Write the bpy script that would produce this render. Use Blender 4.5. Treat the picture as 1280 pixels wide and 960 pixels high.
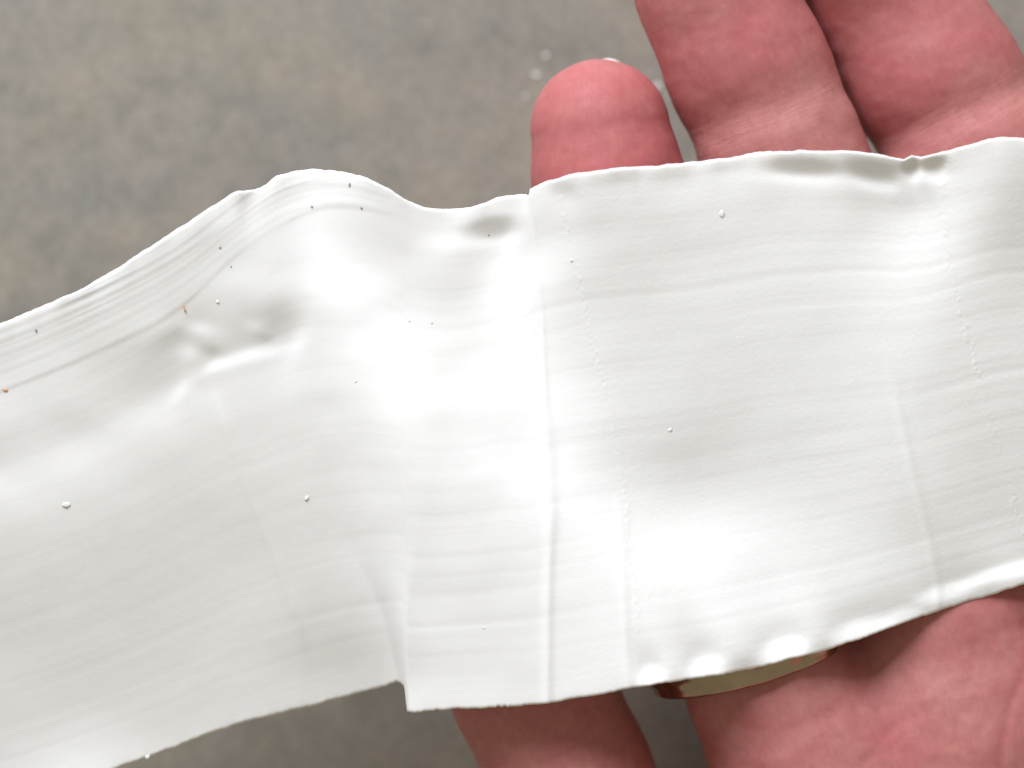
import bpy, math, random
import numpy as np
from mathutils import Vector

for o in list(bpy.data.objects):
    bpy.data.objects.remove(o)
S = bpy.context.scene
C = S.collection
rng = np.random.default_rng(7)

# ------------------------------------------------------------------ camera, world, lamps, exposure
H = 0.25                                   # camera height over the sheet's mean level (metres)
MPP = 0.115 / 1280                         # metres per photo pixel on that level
cd = bpy.data.cameras.new('camera')
cam = bpy.data.objects.new('camera', cd)
C.objects.link(cam)
cam.location = (0, 0, H)
cam.rotation_euler = (0, 0, 0)
cd.sensor_width = 36
cd.lens = 36 * H / 0.115
cd.clip_start = 0.01
cd.clip_end = 20
cd.dof.use_dof = True
cd.dof.focus_distance = H + 0.002
cd.dof.aperture_fstop = 9.0
S.camera = cam

world = bpy.data.worlds.new('World')
S.world = world
world.use_nodes = True
bg = world.node_tree.nodes['Background']
bg.inputs['Color'].default_value = (1.0, 0.90, 0.69, 1)
bg.inputs['Strength'].default_value = 0.31

def area(name, loc, size, energy, col, target=(0, 0, 0)):
    l = bpy.data.lights.new(name, 'AREA')
    l.shape = 'RECTANGLE'
    l.size, l.size_y = size
    l.energy = energy
    l.color = col
    o = bpy.data.objects.new(name, l)
    C.objects.link(o)
    o.location = loc
    o.rotation_euler = (Vector(target) - Vector(loc)).to_track_quat('-Z', 'Y').to_euler()
    return o
# the window the scene is lit by: up and to the left of the picture
area('window_light', (-0.27, 0.70, 0.52), (0.50, 0.45), 12.9, (0.895, 0.930, 1.0))

S.view_settings.view_transform = 'Standard'
S.view_settings.look = 'None'
S.view_settings.exposure = 0.0
S.view_settings.gamma = 1.0

# ------------------------------------------------------------------ helpers
def W(px, py, z):
    """photo pixel at height z -> world point(s)"""
    k = (H - z) / H * MPP
    return np.stack([(np.asarray(px, float) - 640) * k, -(np.asarray(py, float) - 480) * k,
                     np.asarray(z, float) + 0 * np.asarray(px, float)], -1)

def to_px(p):
    k = H / (H - p[..., 2]) / MPP
    return p[..., 0] * k + 640, 480 - p[..., 1] * k

def mesh_obj(name, v, f, mat, parent=None, smooth=True):
    me = bpy.data.meshes.new(name)
    v = np.asarray(v, np.float32)
    if isinstance(f, np.ndarray):
        n, k = f.shape
        me.vertices.add(len(v))
        me.vertices.foreach_set('co', v.ravel())
        me.loops.add(n * k)
        me.loops.foreach_set('vertex_index', f.astype(np.int32).ravel())
        me.polygons.add(n)
        me.polygons.foreach_set('loop_start', np.arange(0, n * k, k, dtype=np.int32))
        me.polygons.foreach_set('loop_total', np.full(n, k, np.int32))
        me.update(calc_edges=True)
    else:
        me.from_pydata([tuple(map(float, p)) for p in v], [], f)
        me.update()
    me.validate()
    if smooth:
        me.polygons.foreach_set('use_smooth', np.ones(len(me.polygons), bool))
    me.materials.append(mat)
    o = bpy.data.objects.new(name, me)
    C.objects.link(o)
    if parent:
        o.parent = parent
    return o

def attr(o, name, vals):
    a = o.data.attributes.new(name, 'FLOAT', 'POINT')
    a.data.foreach_set('value', np.asarray(vals, np.float32))

def tag(o, label=None, cat=None, group=None, kind=None):
    if label: o['label'] = label
    if cat: o['category'] = cat
    if group: o['group'] = group
    if kind: o['kind'] = kind
    return o

def sstep(a, b, x):
    t = np.clip((x - a) / (b - a), 0, 1)
    return t * t * (3 - 2 * t)

def noise1(x, scale, seed, octaves=3):
    """smooth 1-D noise in -1..1"""
    out = np.zeros_like(np.asarray(x, float))
    amp, tot = 1.0, 0.0
    for k in range(octaves):
        r = np.random.default_rng(seed * 31 + k).uniform(-1, 1, 4096)
        t = np.asarray(x, float) / scale * 2 ** k + 500.3 * (k + 1)
        i = np.floor(t).astype(int)
        f = t - i
        f = f * f * f * (f * (f * 6 - 15) + 10)
        out += amp * (r[i % 4096] * (1 - f) + r[(i + 1) % 4096] * f)
        tot += amp
        amp *= 0.55
    return out / tot

def noise2(x, y, scale, seed, octaves=3):
    out = np.zeros(np.broadcast(x, y).shape)
    x, y = 0.83 * x + 0.56 * y, -0.56 * x + 0.83 * y
    amp, tot = 1.0, 0.0
    for k in range(octaves):
        r = np.random.default_rng(seed * 57 + k).uniform(-1, 1, (256, 256))
        a = x / scale * 2 ** k + 91.7 * (k + 1)
        b = y / scale * 2 ** k + 47.1 * (k + 1)
        i = np.floor(a).astype(int); j = np.floor(b).astype(int)
        f = a - i; g = b - j
        f = f * f * f * (f * (f * 6 - 15) + 10); g = g * g * g * (g * (g * 6 - 15) + 10)
        i0, i1, j0, j1 = i % 256, (i + 1) % 256, j % 256, (j + 1) % 256
        out += amp * ((r[i0, j0] * (1 - f) + r[i1, j0] * f) * (1 - g) + (r[i0, j1] * (1 - f) + r[i1, j1] * f) * g)
        tot += amp
        amp *= 0.55
    return out / tot

def nodes(name):
    m = bpy.data.materials.new(name)
    m.use_nodes = True
    nt = m.node_tree
    return m, nt, nt.nodes['Principled BSDF']

def N(nt, kind, **kw):
    n = nt.nodes.new(kind)
    for k, v in kw.items():
        if hasattr(n, k):
            setattr(n, k, v)
        else:
            n.inputs[k.replace('_', ' ')].default_value = v
    return n

def ramp(nt, src, stops):
    n = nt.nodes.new('ShaderNodeValToRGB')
    el = n.color_ramp.elements
    while len(el) < len(stops):
        el.new(0.5)
    for e, (p, c) in zip(el, stops):
        e.position = p
        e.color = (*c, 1) if len(c) == 3 else c
    nt.links.new(src, n.inputs['Fac'])
    return n

def mixc(nt, fac, a, b, blend='MIX'):
    n = nt.nodes.new('ShaderNodeMix')
    n.data_type = 'RGBA'
    n.blend_type = blend
    for s, val in ((n.inputs[0], fac), (n.inputs[6], a), (n.inputs[7], b)):
        if isinstance(val, bpy.types.NodeSocket):
            nt.links.new(val, s)
        elif isinstance(val, (int, float)):
            s.default_value = val
        else:
            s.default_value = (*val, 1)
    return n.outputs[2]

def math_(nt, op, a, b=None):
    n = nt.nodes.new('ShaderNodeMath')
    n.operation = op
    for s, val in zip(n.inputs, (a, b)):
        if val is None:
            continue
        if isinstance(val, bpy.types.NodeSocket):
            nt.links.new(val, s)
        else:
            s.default_value = val
    return n.outputs[0]

# ------------------------------------------------------------------ materials
def mat_counter():
    m, nt, p = nodes('stone_counter')
    L = nt.links.new
    tc = N(nt, 'ShaderNodeTexCoord')
    a = N(nt, 'ShaderNodeTexNoise', Scale=88.0, Detail=5.0, Roughness=0.55, Distortion=0.6)
    b = N(nt, 'ShaderNodeTexNoise', Scale=190.0, Detail=4.0, Roughness=0.6)
    c = N(nt, 'ShaderNodeTexNoise', Scale=26.0, Detail=2.0)
    d = N(nt, 'ShaderNodeTexNoise', Scale=1400.0, Detail=2.0)
    for n in (a, b, c, d):
        L(tc.outputs['Object'], n.inputs['Vector'])
    hue = ramp(nt, a.outputs['Fac'], [(0.34, (0.262, 0.247, 0.222)), (0.50, (0.288, 0.262, 0.225)), (0.66, (0.308, 0.273, 0.230))])
    spots = ramp(nt, b.outputs['Fac'], [(0.32, (0.84, 0.86, 0.86)), (0.5, (1, 1, 1)), (0.70, (1.09, 1.07, 1.05))])
    big = ramp(nt, c.outputs['Fac'], [(0.38, (0.95, 0.96, 0.97)), (0.62, (1.04, 1.03, 1.0))])
    grain = ramp(nt, d.outputs['Fac'], [(0.3, (0.86, 0.86, 0.86)), (0.7, (1.14, 1.14, 1.14))])
    col = mixc(nt, 1.0, hue.outputs[0], spots.outputs[0], 'MULTIPLY')
    col = mixc(nt, 1.0, col, big.outputs[0], 'MULTIPLY')
    col = mixc(nt, 1.0, col, grain.outputs[0], 'MULTIPLY')
    L(col, p.inputs['Base Color'])
    p.inputs['Roughness'].default_value = 0.42
    return m

def mat_clay():
    m, nt, p = nodes('white_clay')
    L = nt.links.new
    tc = N(nt, 'ShaderNodeTexCoord')
    n1 = N(nt, 'ShaderNodeTexNoise', Scale=2600.0, Detail=2.0, Roughness=0.5)
    n2 = N(nt, 'ShaderNodeTexNoise', Scale=700.0, Detail=3.0, Roughness=0.55)
    n3 = N(nt, 'ShaderNodeTexNoise', Scale=45.0, Detail=3.0)
    for n in (n1, n2, n3):
        L(tc.outputs['Object'], n.inputs['Vector'])
    col = ramp(nt, n3.outputs['Fac'], [(0.35, (0.862, 0.858, 0.848)), (0.65, (0.872, 0.871, 0.868))])
    L(col.outputs[0], p.inputs['Base Color'])
    p.inputs['Roughness'].default_value = 0.62
    p.inputs['Specular IOR Level'].default_value = 0.35
    p.inputs['Subsurface Weight'].default_value = 0.25
    p.inputs['Subsurface Radius'].default_value = (1.0, 0.9, 0.75)
    p.inputs['Subsurface Scale'].default_value = 0.0006
    at = N(nt, 'ShaderNodeAttribute', attribute_name='grain')
    b1 = N(nt, 'ShaderNodeBump', Distance=0.00004)
    L(math_(nt, 'MULTIPLY', at.outputs['Fac'], 0.55), b1.inputs['Strength'])
    L(n1.outputs['Fac'], b1.inputs['Height'])
    b2 = N(nt, 'ShaderNodeBump', Distance=0.00006, Strength=0.28)
    L(n2.outputs['Fac'], b2.inputs['Height'])
    L(b1.outputs[0], b2.inputs['Normal'])
    L(b2.outputs[0], p.inputs['Normal'])
    return m

def mat_skin():
    m, nt, p = nodes('skin')
    L = nt.links.new
    tc = N(nt, 'ShaderNodeTexCoord')
    def noise(scale, detail=3.0, rough=0.55, dist=0.0):
        n = N(nt, 'ShaderNodeTexNoise', Scale=scale, Detail=detail, Roughness=rough, Distortion=dist)
        L(tc.outputs['Object'], n.inputs['Vector'])
        return n
    blot = noise(110.0, 4.0, 0.6, 0.4)
    fine = noise(900.0, 3.0)
    along = N(nt, 'ShaderNodeAttribute', attribute_name='along')
    around = N(nt, 'ShaderNodeAttribute', attribute_name='around')
    crease = N(nt, 'ShaderNodeAttribute', attribute_name='crease')
    red = N(nt, 'ShaderNodeAttribute', attribute_name='flush')
    line = N(nt, 'ShaderNodeAttribute', attribute_name='line')
    cmb2 = N(nt, 'ShaderNodeCombineXYZ')
    L(math_(nt, 'MULTIPLY', along.outputs['Fac'], 0.22), cmb2.inputs[0])
    L(around.outputs['Fac'], cmb2.inputs[1])
    DRY = dry = N(nt, 'ShaderNodeTexNoise', Scale=2100.0, Detail=4.0, Roughness=0.7, Distortion=0.8)
    L(cmb2.outputs[0], dry.inputs['Vector'])
    base = ramp(nt, blot.outputs['Fac'], [(0.33, (0.485, 0.172, 0.168)), (0.50, (0.54, 0.222, 0.210)), (0.68, (0.58, 0.272, 0.252))])
    col = mixc(nt, red.outputs['Fac'], base.outputs[0], (0.51, 0.125, 0.138))
    col = mixc(nt, math_(nt, 'MULTIPLY', crease.outputs['Fac'], 0.40), col, (0.58, 0.265, 0.245))
    ln = math_(nt, 'MULTIPLY', line.outputs['Fac'], 0.28)
    col = mixc(nt, ln, col, (0.42, 0.10, 0.085))
    dryc = ramp(nt, DRY.outputs['Fac'], [(0.32, (0.97, 0.95, 0.95)), (0.55, (1, 1, 1)), (0.72, (1.04, 1.09, 1.08))])
    col = mixc(nt, 1.0, col, dryc.outputs[0], 'MULTIPLY')
    sp = ramp(nt, fine.outputs['Fac'], [(0.3, (0.94, 0.91, 0.91)), (0.7, (1.04, 1.06, 1.06))])
    col = mixc(nt, 1.0, col, sp.outputs[0], 'MULTIPLY')
    L(col, p.inputs['Base Color'])
    p.inputs['Roughness'].default_value = 0.60
    p.inputs['Specular IOR Level'].default_value = 0.34
    p.inputs['Subsurface Weight'].default_value = 0.5
    p.inputs['Subsurface Radius'].default_value = (1.0, 0.32, 0.2)
    p.inputs['Subsurface Scale'].default_value = 0.0016
    # friction ridges: fine lines that run across the finger, in a stretched noise
    cmb = N(nt, 'ShaderNodeCombineXYZ')
    L(math_(nt, 'MULTIPLY', along.outputs['Fac'], 1.0), cmb.inputs[0])
    L(math_(nt, 'MULTIPLY', around.outputs['Fac'], 0.16), cmb.inputs[1])
    rid = N(nt, 'ShaderNodeTexNoise', Scale=2300.0, Detail=2.0, Roughness=0.5)
    L(cmb.outputs[0], rid.inputs['Vector'])
    rid2 = N(nt, 'ShaderNodeTexNoise', Scale=900.0, Detail=3.0, Roughness=0.6)
    L(cmb.outputs[0], rid2.inputs['Vector'])
    # thin lines that run along the finger (dry skin)
    vor = N(nt, 'ShaderNodeTexVoronoi', Scale=1100.0)
    vor.feature = 'DISTANCE_TO_EDGE'
    L(tc.outputs['Object'], vor.inputs['Vector'])
    prev = None
    for h, dist, st in ((rid.outputs['Fac'], 0.00010, 0.18), (dry.outputs['Fac'], 0.00010, 0.16), (vor.outputs['Distance'], 0.00008, 0.12)):
        b = N(nt, 'ShaderNodeBump', Distance=dist, Strength=st)
        L(h, b.inputs['Height'])
        if prev: L(prev.outputs[0], b.inputs['Normal'])
        prev = b
    b = N(nt, 'ShaderNodeBump', Distance=0.00030)
    L(math_(nt, 'MULTIPLY', crease.outputs['Fac'], 0.42), b.inputs['Strength'])
    L(rid2.outputs['Fac'], b.inputs['Height'])
    L(prev.outputs[0], b.inputs['Normal'])
    L(b.outputs[0], p.inputs['Normal'])
    return m

def mat_plain(name, col, rough=0.5, metal=0.0, var=0.08, scale=600.0):
    m, nt, p = nodes(name)
    tc = N(nt, 'ShaderNodeTexCoord')
    n = N(nt, 'ShaderNodeTexNoise', Scale=scale, Detail=3.0)
    nt.links.new(tc.outputs['Object'], n.inputs['Vector'])
    lo = tuple(c * (1 - var) for c in col); hi = tuple(min(1, c * (1 + var)) for c in col)
    r = ramp(nt, n.outputs['Fac'], [(0.35, lo), (0.65, hi)])
    nt.links.new(r.outputs[0], p.inputs['Base Color'])
    p.inputs['Roughness'].default_value = rough
    p.inputs['Metallic'].default_value = metal
    return m

M_counter, M_clay, M_skin = mat_counter(), mat_clay(), mat_skin()
M_gold = mat_plain('gold', (0.48, 0.39, 0.27), 0.24, 1.0, 0.10, 260.0)
def uneven(m, scale, dist):
    nt = m.node_tree; p = nt.nodes['Principled BSDF']
    tc = N(nt, 'ShaderNodeTexCoord'); n = N(nt, 'ShaderNodeTexNoise', Scale=scale, Detail=1.0)
    b = N(nt, 'ShaderNodeBump', Distance=dist, Strength=1.0)
    nt.links.new(tc.outputs['Object'], n.inputs['Vector']); nt.links.new(n.outputs['Fac'], b.inputs['Height'])
    nt.links.new(b.outputs[0], p.inputs['Normal'])
uneven(M_gold, 240.0, 0.0009)
M_nail = mat_plain('nail', (0.80, 0.74, 0.70), 0.3)
M_crumb = mat_plain('dry_clay', (0.84, 0.83, 0.80), 0.8)
M_dark = mat_plain('dark_grit', (0.36, 0.34, 0.30), 0.8)
M_orange = mat_plain('orange_grit', (0.72, 0.42, 0.24), 0.8)

# ------------------------------------------------------------------ countertop
ZC = -0.046
def slab(name, x0, x1, y0, y1, z0, z1, mat):
    v = [(x, y, z) for z in (z0, z1) for (x, y) in ((x0, y0), (x1, y0), (x1, y1), (x0, y1))]
    f = [(3, 2, 1, 0), (4, 5, 6, 7), (0, 1, 5, 4), (1, 2, 6, 5), (2, 3, 7, 6), (3, 0, 4, 7)]
    return mesh_obj(name, v, f, mat, smooth=False)
tag(slab('countertop', -0.7, 0.7, -0.6, 0.8, ZC - 0.03, ZC, M_counter), kind='structure')

# ------------------------------------------------------------------ the strip: its height field
X0, X1 = -90.0, 1370.0
TOP = [(-90, 438), (0, 404), (45, 386), (100, 362), (150, 333), (200, 300), (250, 268), (288, 243), (298, 238), (318, 237),
       (333, 230), (345, 220), (368, 213), (395, 211), (430, 215), (460, 223), (490, 238), (510, 251), (530, 259), (555, 262),
       (585, 259), (608, 253), (622, 246), (640, 243), (658, 243), (660.5, 246), (662.5, 236), (675, 230), (690, 224), (720, 216),
       (770, 210), (820, 207), (860, 203), (910, 197), (950, 190), (1000, 188), (1050, 188), (1090, 191), (1115, 196),
       (1130, 199), (1140, 194), (1152, 196), (1160, 194), (1200, 184), (1230, 175), (1252, 171), (1280, 173), (1370, 184)]
BOT = [(-90, 1052), (0, 1015), (100, 977), (150, 959), (185, 947), (250, 922), (300, 904), (345, 893), (400, 880), (450, 866), (480, 858),
       (496, 853), (502, 854), (505.5, 858), (508.5, 889), (514, 891), (560, 887), (610, 885), (680, 880), (740, 870), (790, 860), (830, 854),
       (870, 848), (905, 843), (950, 834), (990, 823), (1030, 814), (1080, 797), (1130, 779), (1180, 761), (1230, 746),
       (1280, 731), (1370, 704)]
def curve(pts):
    px, py = np.array(pts, float).T
    return lambda x: np.interp(x, px, py)
top_f, bot_f = curve(TOP), curve(BOT)

LX, LY = -0.36, -0.933            # horizontal direction to the window, in photo axes (y down)
BL = []                          # slope blobs: x, y, sx, sy, angle (deg), slope towards the window
def bl(x, y, sx, sy, g, a=0, p=1): BL.append((x, y, sx, sy, a, g, p))   # p = 2: flat with a crisp rim
# broad turns of the strip: how light each place reads (0-255); the slope towards the window follows from it
AIM = {
    0: (420, 186.5, 460, 187.8, 500, 202.4, 540, 186.9, 580, 182.7, 605, 215.4, 640, 203.5, 700, 187.6, 760, 178.8, 850, 186.5, 940, 189.8, 1000, 218),
    100: (390, 180.7, 430, 182.2, 480, 190.6, 530, 175.7, 575, 206.9, 620, 196.8, 700, 181.7, 780, 177.3, 880, 183.5, 950, 220),
    200: (320, 177.9, 360, 174.6, 410, 177.7, 440, 159.7, 480, 159.7, 527, 201.4, 570, 183, 650, 177.2, 750, 172, 850, 178.7, 910, 185),
    250: (290, 174.2, 340, 176.1, 385, 166.2, 425, 159.7, 455, 159.7, 495, 199.8, 540, 183.6, 620, 172.5, 720, 178.5, 850, 180.2),
    300: (260, 221.9, 310, 187.5, 350, 199.7, 400, 159.7, 430, 159.7, 465, 181.3, 520, 176.9, 600, 176.6, 700, 176.6, 800, 181.3, 880, 187.2),
    350: (235, 236, 280, 242.5, 330, 216.7, 390, 159.7, 430, 159.7, 470, 193.2, 560, 178.6, 650, 173, 750, 180, 850, 184.9),
    400: (225, 263.5, 260, 266.4, 300, 269.5, 350, 272, 400, 239.8, 450, 219.4, 520, 193.4, 600, 178.7, 680, 172.3, 760, 162.3, 850, 166.6),
    412: (500, 201.9),
    428: (560, 194.7, 620, 186.7),
    445: (660, 192.5),
    450: (240, 227.1, 300, 241.7, 360, 273.6, 430, 274),
    452: (500, 257.3),
    466: (740, 190.9),
    470: (560, 248.7),
    480: (800, 177.1),
    482: (845, 179.3),
    487: (620, 246),
    498: (690, 235.4),
    500: (260, 201.3, 310, 196.8, 370, 225.6, 430, 265.5, 500, 275, 560, 263.2, 640, 244.3),
    510: (745, 233.6),
    528: (710, 246.6, 780, 243.9, 860, 242.9),
    560: (270, 251.5, 310, 252.6, 340, 233.5, 380, 224.3, 450, 226.9, 520, 241.1, 600, 253.1, 680, 255, 780, 250, 860, 246.8),
    620: (260, 241.4, 310, 242.4, 380, 271.2, 460, 268.4, 540, 245.2, 620, 233.2, 700, 232.1, 790, 240.1, 860, 248.1),
    670: (260, 254.9, 330, 275, 420, 275, 520, 275, 600, 271.8, 680, 246.5, 760, 236.4, 850, 235.9),
    720: (230, 199.4, 280, 191.7, 350, 214.6, 420, 249.8, 500, 271.5, 570, 275, 650, 275, 720, 265.8, 800, 253.4, 850, 252.5),
    780: (230, 199.2, 300, 175.6, 380, 173.6, 460, 199.6, 540, 227.8, 600, 256.2, 650, 275, 710, 275, 780, 268.4, 840, 258.7),
    850: (220, 224.3, 280, 195.7, 360, 193, 440, 183.4, 520, 173.3, 570, 169, 610, 202.6, 650, 244.5, 700, 268.7, 770, 260.4, 820, 253.4),
    950: (260, 204.7, 340, 211.3, 420, 204.7, 500, 199.7, 560, 192.2, 610, 202, 660, 220.7, 720, 226, 780, 242.1, 820, 202.1),
    1050: (240, 208.9, 310, 214.5, 400, 203.2, 480, 204.2, 560, 205.7, 620, 213.3, 680, 224.3, 740, 226.2, 780, 203.4),
    1140: (230, 173.3, 290, 233.6, 360, 239.6, 430, 227.5, 500, 214.8, 580, 202.3, 650, 189, 710, 201.9, 760, 179.8),
    1200: (200, 213.5, 250, 226.6, 310, 221.1, 380, 210.8, 450, 214, 520, 215.3, 600, 205.8, 670, 191.8, 720, 172.8),
    1260: (190, 189.7, 240, 167.5, 285, 159.7, 330, 172.6, 400, 194.3, 480, 200.5, 560, 206.8, 630, 211.4, 690, 226.4, 725, 205.6),
    1340: (190, 159.7, 240, 175.3, 285, 159.7, 330, 159.7, 400, 159.7, 480, 159.7, 560, 168.2, 630, 194.9, 690, 200.8, 725, 275),
}
ELEV, AMB, DIR = math.radians(34.7), 0.23, 0.62
def aim_slope(v):
    c = v / 255.0
    lin = ((c + 0.055) / 1.055) ** 2.4
    gs = np.linspace(-0.9, 1.1, 401)
    f = AMB + DIR * (math.sin(ELEV) + gs * math.cos(ELEV)) / np.sqrt(1 + gs * gs) / math.sin(ELEV)
    return float(np.interp(lin, f, gs))
AIMS = np.array([(x, t[k], aim_slope(t[k + 1] )) for x, t in AIM.items() for k in range(0, len(t), 2)])
# wrinkles in the dents under the layered ridge
bl(214, 420, 22, 8, -0.20, -30); bl(236, 440, 9, 7, 0.22); bl(262, 437, 12, 6, -0.22, 15); bl(268, 456, 12, 5, 0.24, -30); bl(318, 408, 9, 6, 0.18, 30); bl(333, 424, 9, 6, -0.16, 30)
bl(250, 410, 16, 6, 0.22, 10); bl(352, 385, 24, 18, -0.13, -50); bl(374, 428, 8, 20, 0.16, 25)
bl(300, 447, 30, 6, 0.30, -22); bl(340, 440, 22, 6, 0.22, -15); bl(225, 490, 14, 6, 0.18, -50)
# curled lips on the edges
bl(614, 284, 31, 13, -0.46, -8, 2); bl(645, 290, 9, 26, 0.25, 20); bl(590, 300, 40, 8, 0.20)
bl(306, 248, 7, 14, -0.30, 15)
bl(1002, 207, 42, 11, -0.42, 3, 2); bl(1005, 224, 50, 6, 0.25, 3); bl(1090, 212, 28, 13, -0.44, 15, 2); bl(1100, 232, 24, 6, 0.3, 10)
bl(1137, 205, 8, 10, -1.1, 0, 2); bl(1166, 202, 14, 9, -0.75, -12, 2); bl(1146, 214, 5, 6, 0.5); bl(1150, 222, 30, 7, 0.35)
bl(703, 233, 12, 9, -0.35, 20); bl(765, 221, 26, 9, -0.28, -8); bl(840, 217, 24, 9, -0.28, -4); bl(905, 208, 18, 7, -0.25, -8)
for (x, y, sx, sy, g) in ((816, 850, 13, 15, 0.58), (884, 838, 19, 16, 0.60), (981, 817, 25, 17, 0.66), (1078, 791, 30, 14, 0.52), (1128, 772, 20, 10, 0.34),
                          (1268, 712, 50, 8, 0.5), (1185, 740, 30, 8, 0.40)):
    bl(x, y, sx * 1.12, sy * 1.12, g, -15, 2)
    if x < 1100: bl(x - 3, y - 30, sx, sy * 0.7, -0.05, -15)
bl(930, 830, 13, 9, -0.16, -15); bl(1028, 808, 13, 8, -0.16, -15) 
def solve_field():
    step = 2.0
    xs = np.arange(X0 - 10, X1 + 10, step); ys = np.arange(150, 1080, step)
    X, Y = np.meshgrid(xs, ys)
    # thin-plate spline through the aims
    def tp(r2): return np.where(r2 > 0, 0.5 * r2 * np.log(np.maximum(r2, 1e-12)), 0.0)
    qx, qy, qg = AIMS[:, 0] / 100, AIMS[:, 1] / 75, AIMS[:, 2]
    m = len(qx)
    K = tp((qx[:, None] - qx) ** 2 + (qy[:, None] - qy) ** 2) + 0.012 * np.eye(m)
    Q = np.stack([np.ones(m), qx, qy], 1)
    A = np.block([[K, Q], [Q.T, np.zeros((3, 3))]])
    wts = np.linalg.solve(A, np.concatenate([qg, np.zeros(3)]))
    sx_, sy_ = X[::4, ::4] / 100, Y[::4, ::4] / 75
    Gc = wts[m] + wts[m + 1] * sx_ + wts[m + 2] * sy_
    for k in range(m):
        Gc += wts[k] * tp((sx_ - qx[k]) ** 2 + (sy_ - qy[k]) ** 2)
    ci, cj = np.arange(X.shape[0]) / 4.0, np.arange(X.shape[1]) / 4.0
    Gc = np.stack([np.interp(ci, np.arange(Gc.shape[0]), Gc[:, k]) for k in range(Gc.shape[1])], 1)
    G = np.stack([np.interp(cj, np.arange(Gc.shape[1]), Gc[k]) for k in range(Gc.shape[0])], 0)
    G = np.clip(G, -0.6, 1.0)
    # off the strip the field dies away
    t_, b_ = top_f(xs)[None], bot_f(xs)[None]
    G *= np.exp(-(np.clip(t_ - Y, 0, None) / 60) ** 2) * np.exp(-(np.clip(Y - b_, 0, None) / 60) ** 2)
    for x, y, sx, sy, a, g, p in BL:
        ca, sa = math.cos(math.radians(a)), math.sin(math.radians(a))
        u = (X - x) * ca + (Y - y) * sa; w = -(X - x) * sa + (Y - y) * ca
        G += g * np.exp(-0.5 * ((u / sx) ** 2 + (w / sy) ** 2) ** p)
    n = 2048
    P = np.zeros((1024, n)); P[:G.shape[0], :G.shape[1]] = G
    ky = np.fft.fftfreq(1024, step)[:, None] * 2 * math.pi
    kx = np.fft.fftfreq(n, step)[None, :] * 2 * math.pi
    dl = 1j * (kx * LX + ky * LY); dp = 1j * (-kx * LY + ky * LX)
    mu = (2 * math.pi / 1500) ** 2 * 0.6
    Z = np.conj(dl) * np.fft.fft2(-P) / (np.abs(dl) ** 2 + 0.10 * np.abs(dp) ** 2 + mu)
    z = np.real(np.fft.ifft2(Z))[:G.shape[0], :G.shape[1]]
    return xs, ys, z
FX, FY, FZ = solve_field()
def bil(x, y):
    """cubic B-spline lookup, so that slopes stay smooth"""
    a = np.clip((x - FX[0]) / 2.0, 1, len(FX) - 3.001); b = np.clip((y - FY[0]) / 2.0, 1, len(FY) - 3.001)
    i = a.astype(int); j = b.astype(int); f = a - i; g = b - j
    def wt(t):
        return ((1 - t) ** 3 / 6, (3 * t ** 3 - 6 * t ** 2 + 4) / 6, (-3 * t ** 3 + 3 * t ** 2 + 3 * t + 1) / 6, t ** 3 / 6)
    wx, wy = wt(f), wt(g)
    out = 0
    for q in range(4):
        row = 0
        for p in range(4):
            row = row + FZ[j + q - 1, i + p - 1] * wx[p]
        out = out + row * wy[q]
    return out

def soft(pts, sg=16):
    f = curve(pts)
    xs_ = np.arange(-200, 1500, 2.0)
    kk = np.exp(-0.5 * (np.arange(-40, 41) * 2.0 / sg) ** 2); kk /= kk.sum()
    yy_ = np.convolve(np.pad(f(xs_), 40, mode='edge'), kk, 'valid')
    return lambda x: np.interp(x, xs_, yy_)
line1 = soft([(-90, 520), (0, 490), (100, 450), (190, 408), (230, 383), (265, 348), (290, 322), (340, 287), (390, 261), (420, 256), (455, 260), (520, 275)])
line2 = soft([(-90, 462), (0, 428), (45, 411), (130, 372), (200, 335), (250, 305), (290, 278), (350, 236), (390, 229), (440, 230), (500, 250)])
crest = soft([(-90, 622), (0, 606), (60, 594), (110, 580), (170, 552), (215, 515), (240, 484), (262, 452), (300, 420)])
def poly_y(pts):                 # x as a function of y, for the lines that run across the strip
    p = np.array(pts, float)
    return lambda y: np.interp(y, p[:, 1], p[:, 0])
seam = poly_y([(660, 230), (667, 290), (678, 400), (683, 540), (688, 640), (685, 760), (684, 900)])
dots1 = poly_y([(695, 220), (712, 300), (730, 380), (748, 460), (768, 530), (782, 620), (792, 740), (800, 860)])
press1 = poly_y([(1100, 400), (1112, 460), (1140, 590), (1160, 670), (1172, 730)])
dots2 = poly_y([(1180, 300), (1198, 380), (1218, 450), (1240, 540), (1262, 610), (1280, 665), (1300, 740)])
press2 = poly_y([(262, 470), (285, 540), (310, 610), (345, 700), (372, 775), (390, 840)])
press3 = poly_y([(770, 600), (776, 640), (780, 740), (784, 870)])

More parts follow.
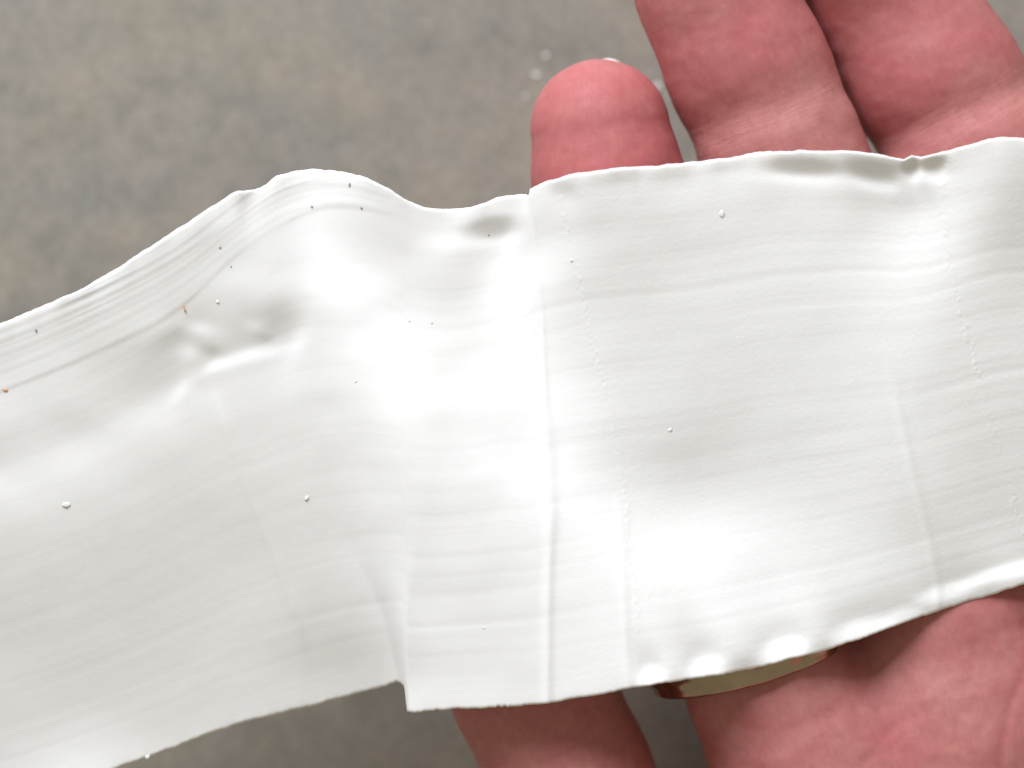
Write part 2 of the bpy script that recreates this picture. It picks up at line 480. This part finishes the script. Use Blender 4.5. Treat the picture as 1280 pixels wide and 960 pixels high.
drop_amt = soft([(200, 0.0), (420, 0.0006), (600, 0.0012), (760, 0.0024), (880, 0.0030)], 45)
drop_x = soft([(640, 474), (700, 482), (760, 492), (830, 502), (900, 508)], 20)
drop_w = soft([(560, 75), (680, 45), (760, 17), (850, 6)], 22)
def height(x, y):
    """height of the strip's upper face (metres) at a photo pixel"""
    t, b = top_f(x), bot_f(x)
    v = (y - t) / (b - t)
    z = bil(x, y) * MPP
    # drop off the thumb on the left
    fx = drop_x(y)
    sharp = drop_w(y)
    amt = drop_amt(y)
    z = z - amt * (1 - sstep(-1, 1, (x - fx) / sharp)) 
    z = z - 0.000004 * np.clip(500 - x, 0, None) * 0.6
    # layered band along the upper left edge
    fade = 1 - sstep(430, 520, x)
    d1 = y - line1(x); d2 = y - line2(x)
    v1 = 0.55 + 0.45 * noise1(x, 55, 15, 2)
    z = z + fade * v1 * (0.00009 * (1 - sstep(-3, 4, d1)) + 0.00004 * np.exp(-0.5 * ((d1 + 5) / 5) ** 2)
                    + 0.00005 * (1 - sstep(-2.5, 3, d2)) * (0.5 + 0.5 * sstep(180, 330, x)) + 0.00003 * np.exp(-0.5 * ((d2 + 4) / 4) ** 2))
    band = fade * sstep(6, -8, d1) if False else fade * (1 - sstep(-8, 6, d1))
    z = z + band * (0.000060 * noise1(d2 * 0.6 + d1 * 0.4, 6.5, 11, 3) * (0.4 + 0.6 * noise2(x, y, 120, 13, 1) ** 2 * 3) + 0.00003 * noise1(d2 * 0.3 + d1 * 0.7, 22.0, 12, 2))
    dc = y - crest(x)
    z = z + (1 - sstep(230, 310, x)) * 0.00012 * np.exp(-0.5 * (np.where(dc < 0, dc / 22, dc / 40)) ** 2)
    # long streaks from the roller
    st = noise1(v * 620 + 9 * noise1(x, 260, 5, 2), 15.0, 3, 4)
    st2 = noise1(v * 620, 46.0, 4, 2)
    mod = 0.45 + 0.55 * np.clip(0.5 + noise2(x, y, 170.0, 9, 2), 0, 1)
    z = z + (1 - band) * mod * (0.000024 * st + 0.000012 * st2) * (0.6 + 0.6 * sstep(300, 700, x))
    for d, a, w in ((0.245, 1.0, 5), (0.30, 0.8, 4), (0.52, 0.8, 5), (0.70, 0.9, 5), (0.775, 1.1, 5), (0.83, 0.9, 4)):
        wob = 0.006 * noise1(x, 300, int(d * 100), 2)
        z = z - a * 0.000038 * np.exp(-0.5 * ((v - d - wob) * 640 / w) ** 2) * (0.5 + 0.5 * noise1(x, 220, int(d * 1000), 1)) * (0.35 + 0.65 * sstep(400, 520, x))
    # lines pressed across the strip
    ds = x - seam(y)
    sw = np.interp(y, [240, 500, 540, 640, 700, 860], [2.5, 3.0, 6.5, 6.5, 4.5, 4.5])
    z = z + 0.00026 * (0.45 + 0.55 * sstep(480, 560, y)) * np.exp(-0.5 * (ds / sw) ** 2) + (0.00030 * sstep(-2, 3, ds) * (1 - sstep(240, 300, y)) + 0.00006 * sstep(-4, 4, ds) * (1 - sstep(268, 420, y))) * np.exp(-np.clip(ds, 0, None) / 45) 
    rough = 0.35 + np.clip(noise2(x, y, 3.2, 21, 2), -0.4, 1) * (0.9 + 0.8 * noise1(y, 40, 22, 2))
    z = z + 0.000048 * rough * np.exp(-0.5 * ((x - dots1(y) - 3 * noise1(y, 5, 23, 1)) / 2.6) ** 2) * (1 - sstep(760, 850, y))
    z = z + 0.000048 * rough * np.exp(-0.5 * ((x - dots2(y) - 3 * noise1(y, 6, 24, 1)) / 2.6) ** 2)
    z = z + 0.00014 * np.exp(-0.5 * ((x - press1(y)) / 5) ** 2) * sstep(420, 560, y)
    z = z + 0.00015 * np.exp(-0.5 * ((x - press2(y)) / 5) ** 2) * (1 - sstep(760, 840, y)) * sstep(470, 540, y)
    z = z + 0.00009 * np.exp(-0.5 * ((x - press3(y)) / 4.5) ** 2) * sstep(600, 660, y)
    z = z + 0.00002 * sstep(-2, 2, y - 632) * (1 - sstep(634, 700, y)) * sstep(676, 684, x) * (1 - sstep(740, 800, x))
    # soft unevenness, wavy upper edge
    z = z + 0.00005 * noise2(x, y, 70.0, 2, 2)
    edge_t = np.exp(-(y - t) / 13.0); edge_b = np.exp(-(b - y) / 10.0)
    z = z + edge_t * (0.00022 * noise1(x, 34, 31, 2)) - 0.00012 * edge_t + edge_b * (0.00007 * noise1(x, 26, 32, 3) - 0.00006)
    return z

def build_strip():
    xs = np.arange(X0, X1, 1.25)
    vs = np.unique(np.concatenate([np.linspace(0, 1, 330), np.array([0.0006, 0.0012, 0.002, 0.9994, 0.9988, 0.998])]))
    rt = noise1(xs, 14, 41, 3) * 1.2 + noise1(xs, 3.5, 42, 2) * 0.5 * (0.5 + 0.5 * noise1(xs, 60, 44, 1))
    rb = noise1(xs, 16, 51, 3) * 1.3 + noise1(xs, 4, 52, 3) * np.where((xs > 505) & (xs < 810), 1.9, 0.6) * (0.5 + 0.5 * noise1(xs, 50, 53, 1))
    X = np.repeat(xs[:, None], len(vs), 1)
    t = top_f(xs) + rt; b = bot_f(xs) + rb
    Y = t[:, None] + (b - t)[:, None] * vs[None]
    Z = height(X, np.clip(Y, top_f(X), bot_f(X)))
    th = 0.00062 + 0.00010 * noise2(X, Y, 30.0, 61, 2)
    # rounded rim
    dpx = np.minimum(Y - t[:, None], b[:, None] - Y)
    rim = np.clip(1 - dpx / 3.0, 0, 1) ** 2 * 0.00022
    nx, nv = X.shape
    up = W(X, Y, Z - rim).reshape(-1, 3)
    dn = W(X, Y, Z - th + rim * 0.8).reshape(-1, 3)
    idx = np.arange(nx * nv).reshape(nx, nv)
    a, b_, c, d = idx[:-1, :-1], idx[1:, :-1], idx[1:, 1:], idx[:-1, 1:]
    f1 = np.stack([d, c, b_, a], -1).reshape(-1, 4)
    n0 = nx * nv
    f2 = np.stack([a, b_, c, d], -1).reshape(-1, 4) + n0
    loop = np.concatenate([idx[:, 0], idx[-1, 1:], idx[-2::-1, -1], idx[0, -2:0:-1]])
    nxt = np.roll(loop, -1)
    f3 = np.stack([loop, nxt, nxt + n0, loop + n0], -1)
    o = mesh_obj('clay_strip', np.concatenate([up, dn]), np.concatenate([f1, f2, f3]), M_clay)
    g = 0.25 + 0.75 * sstep(640, 780, X)
    attr(o, 'grain', np.concatenate([g.ravel(), g.ravel()]))
    return o
strip = tag(build_strip(), 'thin white rolled clay strip with rippled edges draped across the open palm', 'clay sheet')

# ------------------------------------------------------------------ the hand (one continuous surface from a distance field)
# fingers: joints (photo px, depth of the axis in m), radius in px at each joint; creases: (distance along in px, strength)
FING = {
    'index': [(750, 161, -0.0100, 86.5), (758, 215, -0.0104, 91), (775, 300, -0.0112, 96), (838, 520, -0.0125, 100), (900, 720, -0.0130, 104), (963, 860, -0.0132, 102), (1012, 990, -0.0140, 112)],
    'middle': [(846, -120, -0.0070, 84), (890, -16, -0.0085, 95), (962, 150, -0.0108, 100), (1040, 350, -0.0120, 102), (1120, 560, -0.0130, 106), (1190, 760, -0.0140, 115), (1220, 900, -0.0150, 130)],
    'ring': [(1048, -95, -0.0088, 82), (1112, 0, -0.0133, 96), (1214, 185, -0.0152, 112), (1303, 380, -0.0150, 108), (1380, 580, -0.0145, 108), (1430, 740, -0.0150, 115), (1450, 900, -0.0155, 130)],
    'little': [(1345, 150, -0.0190, 70), (1400, 260, -0.0180, 80), (1480, 420, -0.0175, 86), (1560, 600, -0.0175, 90), (1630, 790, -0.0170, 100), (1640, 930, -0.0170, 115)],
    'thumb': [(560, 640, -0.0135, 78), (600, 730, -0.0140, 92), (660, 850, -0.0145, 99), (712, 965, -0.0160, 101), (765, 1110, -0.0190, 115), (880, 1310, -0.0225, 160)],
}
CREASE = {  # crossing points on the axis: (y px, strength, width px)
    'index': [(318, 1.0, 9), (560, 1.0, 10)], 'middle': [(142, 1.0, 9), (385, 1.0, 10)], 'ring': [(158, 1.0, 9), (390, 1.0, 10)],
    'little': [(330, 1.0, 9)], 'thumb': [(800, 0.8, 9)],
}
PALM = [((1026, 930, -0.0170, 105), (1130, 1350, -0.0190, 150)), ((1092, 865, -0.0175, 88), (1140, 1100, -0.0180, 120)), ((1230, 880, -0.0170, 120), (1250, 1350, -0.0190, 160)),
        ((1440, 890, -0.0175, 125), (1370, 1350, -0.0190, 155)), ((1600, 930, -0.0180, 110), (1480, 1350, -0.0195, 150)),
        ((1010, 1290, -0.0160, 150), (1120, 1430, -0.0180, 150)), ((1520, 1080, -0.0170, 140), (1450, 1400, -0.0180, 150)),
        ((1180, 1380, -0.0190, 150), (1230, 1800, -0.0200, 165)), ((1390, 1380, -0.0190, 150), (1370, 1800, -0.0200, 165))]
def joint(j):
    return W(j[0], j[1], j[2]), j[3] * MPP * (H - j[2]) / H
def seg_eval(P, a, b):
    ab = b - a
    t = np.clip(((P - a) @ ab) / (ab @ ab), 0, 1)
    d = np.linalg.norm(P - a - t[..., None] * ab, axis=-1)
    return d, t
def smin(a, b, k):
    h = np.clip(0.5 + 0.5 * (b - a) / k, 0, 1)
    return b * (1 - h) + a * h - k * h * (1 - h)
def finger_eval(P, name, full=False):
    js = [joint(j) for j in FING[name]]
    s0 = 0.0
    best = None
    ys = np.array([j[1] for j in FING[name]], float)
    ca, cb = js[0][0][:2], js[-1][0][:2]
    ch = cb - ca
    yy = ys[0] + (ys[-1] - ys[0]) * (((P[..., :2] - ca) @ ch) / (ch @ ch))
    bulge = 0.0
    for cy, st, w in CREASE[name]:
        e = yy - cy
        bulge = bulge + st * (0.00040 * np.exp(-0.5 * ((e + 60) / 36) ** 2) + 0.00020 * np.exp(-0.5 * ((e - 55) / 30) ** 2)
                              - 0.00045 * np.exp(-0.5 * (e / 17) ** 2))
    for k in range(len(js) - 1):
        (a, ra), (b, rb) = js[k], js[k + 1]
        d, t = seg_eval(P, a, b)
        ln = np.linalg.norm(b - a)
        r = ra + (rb - ra) * t
        val = d - r - bulge
        if best is None:
            best, S_ = val, s0 + t * ln
        else:
            if full:
                m = val < best
                S_ = np.where(m, s0 + t * ln, S_)
            best = smin(best, val, 0.0012)
        s0 += ln
    return (best, S_, yy) if full else best
def palm_eval(P):
    out = None
    for A, B in PALM:
        (a, ra), (b, rb) = joint(A), joint(B)
        d, t = seg_eval(P, a, b)
        # flatten: the palm is wider than it is deep
        val = d - (ra + (rb - ra) * t)
        out = val if out is None else smin(out, val, 0.008)
    return out
def hand_sdf(P):
    d = None
    for n, k in (('index', 0), ('middle', 0.0004), ('ring', 0.0007), ('little', 0.0010)):
        f = finger_eval(P, n)
        d = f if d is None else smin(d, f, k)
    p = smin(palm_eval(P), finger_eval(P, 'thumb'), 0.004)
    return smin(d, p, 0.0055)

def surface_nets(lo, hi, h):
    n = np.ceil((hi - lo) / h).astype(int) + 1
    ax = [lo[i] + np.arange(n[i]) * h for i in range(3)]
    # coarse pass, then exact values only near the surface
    q = 5
    nc = np.ceil((n - 1) / q).astype(int) + 1
    axc = [lo[i] + np.arange(nc[i]) * h * q for i in range(3)]
    Fc_ = hand_sdf(np.stack(np.meshgrid(*axc, indexing='ij'), -1)).astype(np.float32)
    near = np.abs(Fc_) < h * q * 1.9
    rep = [np.clip((np.arange(n[i]) + q // 2) // q, 0, nc[i] - 1) for i in range(3)]
    F = Fc_[np.ix_(*rep)]
    I = np.argwhere(near[np.ix_(*rep)])
    for k in range(0, len(I), 400000):
        b = I[k:k + 400000]
        F[tuple(b.T)] = hand_sdf(lo + b * h)
    ins = F < 0
    cnt = np.zeros(n - 1, np.int8)
    for dx in (0, 1):
        for dy in (0, 1):
            for dz in (0, 1):
                cnt += ins[dx:n[0] - 1 + dx, dy:n[1] - 1 + dy, dz:n[2] - 1 + dz]
    act = (cnt > 0) & (cnt < 8)
    cell = np.argwhere(act)
    vid = -np.ones(n - 1, np.int64); vid[act] = np.arange(len(cell))
    acc = np.zeros((len(cell), 3)); num = np.zeros(len(cell))
    for axis in range(3):
        o1, o2 = [i for i in range(3) if i != axis]
        for p in (0, 1):
            for q in (0, 1):
                c0 = cell.copy(); c0[:, o1] += p; c0[:, o2] += q
                c1 = c0.copy(); c1[:, axis] += 1
                f0 = F[tuple(c0.T)]; f1 = F[tuple(c1.T)]
                m = (f0 < 0) != (f1 < 0)
                t = np.where(m, f0 / np.where(f0 - f1 == 0, 1, f0 - f1), 0)
                pt = c0.astype(float); pt[:, axis] += t
                acc[m] += pt[m]; num[m] += 1
    V = lo + acc / num[:, None] * h
    faces = []
    for axis in range(3):
        o1, o2 = (axis + 1) % 3, (axis + 2) % 3
        sl0 = [slice(None)] * 3; sl1 = [slice(None)] * 3
        sl0[axis] = slice(0, -1); sl1[axis] = slice(1, None)
        diff = ins[tuple(sl0)] != ins[tuple(sl1)]
        e = np.argwhere(diff)
        e = e[(e[:, o1] > 0) & (e[:, o2] > 0) & (e[:, o1] < n[o1] - 1) & (e[:, o2] < n[o2] - 1)]
        def cid(a, b):
            q = e.copy(); q[:, o1] -= a; q[:, o2] -= b
            return vid[tuple(q.T)]
        quad = np.stack([cid(1, 1), cid(0, 1), cid(0, 0), cid(1, 0)], -1)
        flip = ~ins[tuple(e.T)]
        quad[flip] = quad[flip][:, ::-1]
        faces.append(quad)
    return V, np.concatenate(faces)

def build_hand():
    lo = np.array([W(440, 0, -0.02)[0], W(0, 1680, -0.02)[1], -0.046])
    hi = np.array([W(1790, 0, -0.02)[0], W(0, -290, -0.02)[1], 0.0035])
    V, Fc = surface_nets(lo, hi, 0.00042)
    ok = (Fc >= 0).all(1)
    Fc = Fc[ok]
    for _ in range(2):                      # pull the vertices onto the surface
        e = 0.0002
        d = hand_sdf(V)
        g = np.stack([hand_sdf(V + np.eye(3)[i] * e) - d for i in range(3)], -1) / e
        gl = np.linalg.norm(g, axis=1, keepdims=True)
        g /= np.maximum(gl, 1e-6)
        V = V - g * (np.clip(d, -0.0002, 0.0002) * (gl[:, 0] > 0.93))[:, None]
    # even out the grooves where two fingers press together
    D = np.sort(np.stack([finger_eval(V, n) for n in ('index', 'middle', 'ring', 'little')]), 0)
    near = np.clip(1.6 - (D[1] - D[0]) / 0.0006, 0, 1) * (D[1] < 0.0015)
    ed = np.concatenate([Fc[:, [0, 1]], Fc[:, [1, 2]], Fc[:, [2, 3]], Fc[:, [3, 0]]])
    deg = np.bincount(ed.ravel(), minlength=len(V)).astype(float)
    for _ in range(14):
        acc = np.stack([np.bincount(ed[:, 0], V[ed[:, 1], c], len(V)) + np.bincount(ed[:, 1], V[ed[:, 0], c], len(V)) for c in range(3)], -1)
        V = V + (acc / np.maximum(deg, 1)[:, None] - V) * (0.6 * near)[:, None]
    px, py = to_px(V)
    best = np.full(len(V), 9.0); along = np.zeros(len(V)); crease = np.zeros(len(V)); flush = np.zeros(len(V)); around = np.zeros(len(V))
    for i, nme in enumerate(FING):
        d, s, yy = finger_eval(V, nme, True)
        m = d < best
        best = np.where(m, d, best)
        js = np.array([j[:2] for j in FING[nme]], float)
        ax = np.interp(yy, js[:, 1], js[:, 0])
        along = np.where(m, s + 0.31 * i, along)
        # lateral offset across the finger, tilted lines included
        dirx = np.gradient(js[:, 0], js[:, 1]); sl = np.interp(yy, js[:, 1], dirx)
        lat = ((px - ax) - sl * (py - yy)) / np.sqrt(1 + sl * sl) * MPP
        around = np.where(m, lat + 0.07 * i, around)
        cr = np.zeros(len(V))
        for cy, st, w in CREASE[nme]:
            e = yy - cy - 2.5 * noise1(lat / MPP, 70, 70 + i, 1)
            cr = np.maximum(cr, st * np.exp(-0.5 * (np.where(e < 0, e / 14, e / 32)) ** 2))
        crease = np.where(m, cr, crease)
        fl = np.exp(-(s / 0.011) ** 2) * 0.40 + 0.15
        fl = fl + 0.50 * np.exp(-0.5 * ((yy - (CREASE[nme][0][0] - 70)) / 45) ** 2) * (0.6 + 0.6 * noise2(px, py, 55, 80 + i, 2))
        flush = np.where(m, np.clip(fl, 0, 0.95), flush)
    palm = palm_eval(V)
    onpalm = sstep(-0.002, 0.003, best - palm)
    flush = flush * (1 - onpalm) + onpalm * np.clip(0.45 + 0.5 * noise2(px, py, 130, 90, 2), 0, 0.9)
    crease *= (1 - onpalm)
    # flexion creases cut in, palm lines
    nz = np.zeros_like(V)
    g = np.stack([hand_sdf(V + np.eye(3)[i] * 0.0002) - hand_sdf(V) for i in range(3)], -1)
    nrm = g / np.maximum(np.linalg.norm(g, axis=1, keepdims=True), 1e-9)
    line = np.zeros(len(V))
    def pl(pts, w, st):
        nonlocal line
        p = np.array(pts, float)
        dist = np.full(len(V), 1e9)
        for a, b in zip(p[:-1], p[1:]):
            ab = b - a
            t = np.clip(((px - a[0]) * ab[0] + (py - a[1]) * ab[1]) / (ab @ ab), 0, 1)
            dist = np.minimum(dist, np.hypot(px - a[0] - t * ab[0], py - a[1] - t * ab[1]))
        line = np.maximum(line, st * np.exp(-0.5 * (dist / w) ** 2) * (nrm[:, 2] > -0.2))
    pl([(1290, 820), (1262, 880), (1250, 940), (1246, 1010)], 4, 0.9)
    pl([(1170, 880), (1120, 905), (1080, 950), (1060, 1020)], 5, 0.5)
    pl([(1060, 860), (1075, 910), (1110, 960)], 4, 0.45)
    pl([(1225, 800), (1205, 860), (1190, 930)], 4, 0.35)
    pl([(935, 905), (985, 912), (1040, 890), (1080, 860)], 7, 0.5)
    pl([(930, 960), (1010, 975), (1100, 1000)], 6, 0.5)
    pl([(1280, 780), (1330, 830), (1420, 850)], 6, 0.8)
    V = V - nrm * (line * 0.00016)[:, None]
    V = V + nrm * (0.00010 * noise2(px, py, 26, 95, 2))[:, None]
    V = V - nrm * (crease * 0.00005)[:, None]
    o = mesh_obj('hand', V, Fc, M_skin)
    attr(o, 'along', along); attr(o, 'around', around); attr(o, 'crease', crease); attr(o, 'flush', flush); attr(o, 'line', line)
    return o
hand = tag(build_hand(), 'open left hand, palm up and fingers together, under the white strip', 'hand')

def build_nail():
    # plate on the back of the index finger, its free edge showing past the fingertip
    c, r = joint(FING['index'][0])
    v, f = [], []
    nu, nv = 13, 9
    for side in (0, 1):
        for j in range(nv):
            for i in range(nu):
                a = math.radians(-52 + 104 * i / (nu - 1))
                y = -0.0035 + 0.0122 * j / (nv - 1) - 0.0042 * abs(a) ** 2 * (j / (nv - 1))
                rr = r * (0.99 - 0.40 * (j / (nv - 1)) ** 2) - 0.0004 * side
                v.append((c[0] + rr * math.sin(a) * 0.92 + 0.0011, c[1] + y, c[2] - rr * math.cos(a) * 0.80 + 0.0004))
    n = nu * nv
    for j in range(nv - 1):
        for i in range(nu - 1):
            q = (j * nu + i, j * nu + i + 1, (j + 1) * nu + i + 1, (j + 1) * nu + i)
            f.append(q); f.append(tuple(n + k for k in q[::-1]))
    rim = [i for i in range(nu)] + [j * nu + nu - 1 for j in range(1, nv)] + [(nv - 1) * nu + i for i in range(nu - 2, -1, -1)] + [j * nu for j in range(nv - 2, 0, -1)]
    for a, b in zip(rim, rim[1:] + rim[:1]):
        f.append((b, a, a + n, b + n))
    return mesh_obj('fingernail', v, f, M_nail, hand)
build_nail()

# ------------------------------------------------------------------ ring on the index finger
def build_ring():
    a, ra = joint((910, 757, -0.0131, 106)); b, rb = joint((944, 877, -0.0133, 106))
    c, r = joint((928, 808, -0.0131, 107))
    ax = (b - a) / np.linalg.norm(b - a)
    u = np.cross(ax, (0, 0, 1.0)); u /= np.linalg.norm(u)
    w = np.cross(u, ax)
    prof = []                                # (along the finger, outwards): a low domed band with rounded rims
    hw, th = 0.0030, 0.0013
    for k in range(25):
        t = -1 + 2 * k / 24
        prof.append((hw * t, th * (0.40 + 0.95 * math.sqrt(max(0, 1 - t * t)) + 0.22 * math.exp(-((abs(t) - 0.88) / 0.09) ** 2))))
    prof += [(hw * 1.0, 0.0002), (hw * 0.8, -0.0001), (-hw * 0.8, -0.0001), (-hw * 1.0, 0.0002)]
    n, m = 96, len(prof)
    v, f = [], []
    for i in range(n):
        th_ = 2 * math.pi * i / n
        ca, sa = math.cos(th_), math.sin(th_)
        for (s, q) in prof:
            q2 = q + (0.00022 * math.sin(7 * th_ + s * 1300) + 0.00012 * math.sin(15 * th_ - s * 2100)) * (q > 0.0003) * max(0, 1 - (s / hw) ** 2)
            rr = r + q2
            v.append(c + ax * (s) + (u * ca + w * sa) * rr)
    for i in range(n):
        for k in range(m):
            f.append((i * m + k, i * m + (k + 1) % m, ((i + 1) % n) * m + (k + 1) % m, ((i + 1) % n) * m + k))
    return mesh_obj('finger_ring', np.array(v), f, M_gold)
tag(build_ring(), 'polished gold ring on the base of the index finger below the strip', 'ring')

# ------------------------------------------------------------------ crumbs and grit
def lump(name, px, py, z, r, mat, seed, sq=0.7, long=1.0, turn=0.0):
    import bmesh
    bm = bmesh.new()
    bmesh.ops.create_icosphere(bm, subdivisions=2, radius=1)
    rr = random.Random(seed)
    d = [Vector((rr.uniform(-1, 1), rr.uniform(-1, 1), rr.uniform(-1, 1))).normalized() for _ in range(5)]
    a = [rr.uniform(-0.5, 0.45) for _ in d]
    sx, sy = rr.uniform(0.7, 1.3) / math.sqrt(long), rr.uniform(0.7, 1.3) * math.sqrt(long)
    for v in bm.verts:
        jit = 1 + rr.uniform(-0.14, 0.14)
        k = jit + sum(ai * max(0, v.co.dot(di)) ** 2 for ai, di in zip(a, d))
        v.co = v.co * k
        v.co = Vector((v.co.x * sx, v.co.y * sy, v.co.z * sq)) * r * MPP
    me = bpy.data.meshes.new(name)
    bm.to_mesh(me); bm.free()
    me.polygons.foreach_set('use_smooth', np.ones(len(me.polygons), bool))
    me.materials.append(mat)
    o = bpy.data.objects.new(name, me)
    C.objects.link(o)
    o.location = W(px, py, z + r * MPP * sq * 0.1)
    o.rotation_euler = (0, 0, turn)
    return o
def zh(px, py): return float(height(np.array([float(px)]), np.array([float(py)]))[0])
G1 = 'crumbs stuck to the strip'
CR = [(903, 267, 4.6, 'white crumb on the strip below the middle fingertip crease'),
      (715, 325, 3.6, 'small white crumb beside the dotted line near the strip seam'),
      (83, 631, 5.5, 'largest white crumb, on the far left of the strip'),
      (383, 622, 5.0, 'white crumb on the plain middle of the left half of the strip'),
      (272, 377, 3.0, 'tiny white crumb in the grey dent under the layered ridge'),
      (838, 537, 2.6, 'low white crumb in the shaded middle of the right half'),
      (445, 477, 2.6, 'tiny white crumb on the bright hump left of the seam'),
      (605, 785, 2.0, 'tiny white crumb above the straight bottom edge of the strip'),
      (184, 946, 4.0, 'white crumb on the bottom left edge of the strip')]
for i, (x, y, r, lab) in enumerate(CR):
    tag(lump('crumb', x, y, zh(x, y), r * 0.85, M_crumb, 100 + i, 0.24, 1.15, i * 0.9), lab, 'crumb', G1)
G2 = 'dark grit on the strip'
DK = [(437, 231, 2.6, 'dark grit speck at the end of the uppermost layer line'),
      (452, 260, 2.6, 'dark grit speck at the right end of the second layer line'),
      (390, 259, 2.2, 'dark grit speck on the second layer line, left of its end'),
      (275, 309, 2.0, 'dark grit speck on the slope of the layered ridge'),
      (289, 333, 2.2, 'dark grit speck just above the grey dents'),
      (45, 413, 3.0, 'brownish grit speck at the left tip of the layered band'),
      (436, 231.5, 0, ''), (540, 404, 1.5, 'faint dark dot right of the bright hump'),
      (512, 402, 1.3, 'faint dark dot on the bright hump'),
      (611, 294, 1.8, 'dark dot in the curled lip left of the seam')]
for i, (x, y, r, lab) in enumerate(DK):
    if r:
        tag(lump('grit', x, y, zh(x, y), r * 0.8, M_dark, 200 + i, 0.4, 1.4, i * 0.7), lab, 'grit', G2)
tag(lump('orange_fleck', 230, 384, zh(230, 384), 2.6, M_orange, 301, 0.3, 4.0, 0.35), 'orange fleck on the ridge line above the left dent', 'fleck')
tag(lump('orange_fleck', 6, 487, zh(6, 487), 2.4, M_orange, 302, 0.3, 2.0, 1.2), 'orange fleck on the ridge line at the left rim of the photo', 'fleck')
G3 = 'crumbs on the countertop'
for i, (x, y, r, lab) in enumerate([(670, 93, 6.5, 'white crumb on the countertop, closest to the index fingertip'),
                                    (682, 70, 4.0, 'small white crumb on the countertop above the index fingertip'),
                                    (656, 121, 3.5, 'faint crumb on the countertop left of the index fingertip'),
                                    (822, 108, 4.0, 'crumb on the countertop between index and middle finger'),
                                    (836, 120, 3.0, 'small crumb on the countertop deep between index and middle finger')]):
    tag(lump('crumb', x, y, ZC, r * 0.9, M_crumb, 400 + i, 0.5, 1.4, 0.5 + i), lab, 'crumb', G3)
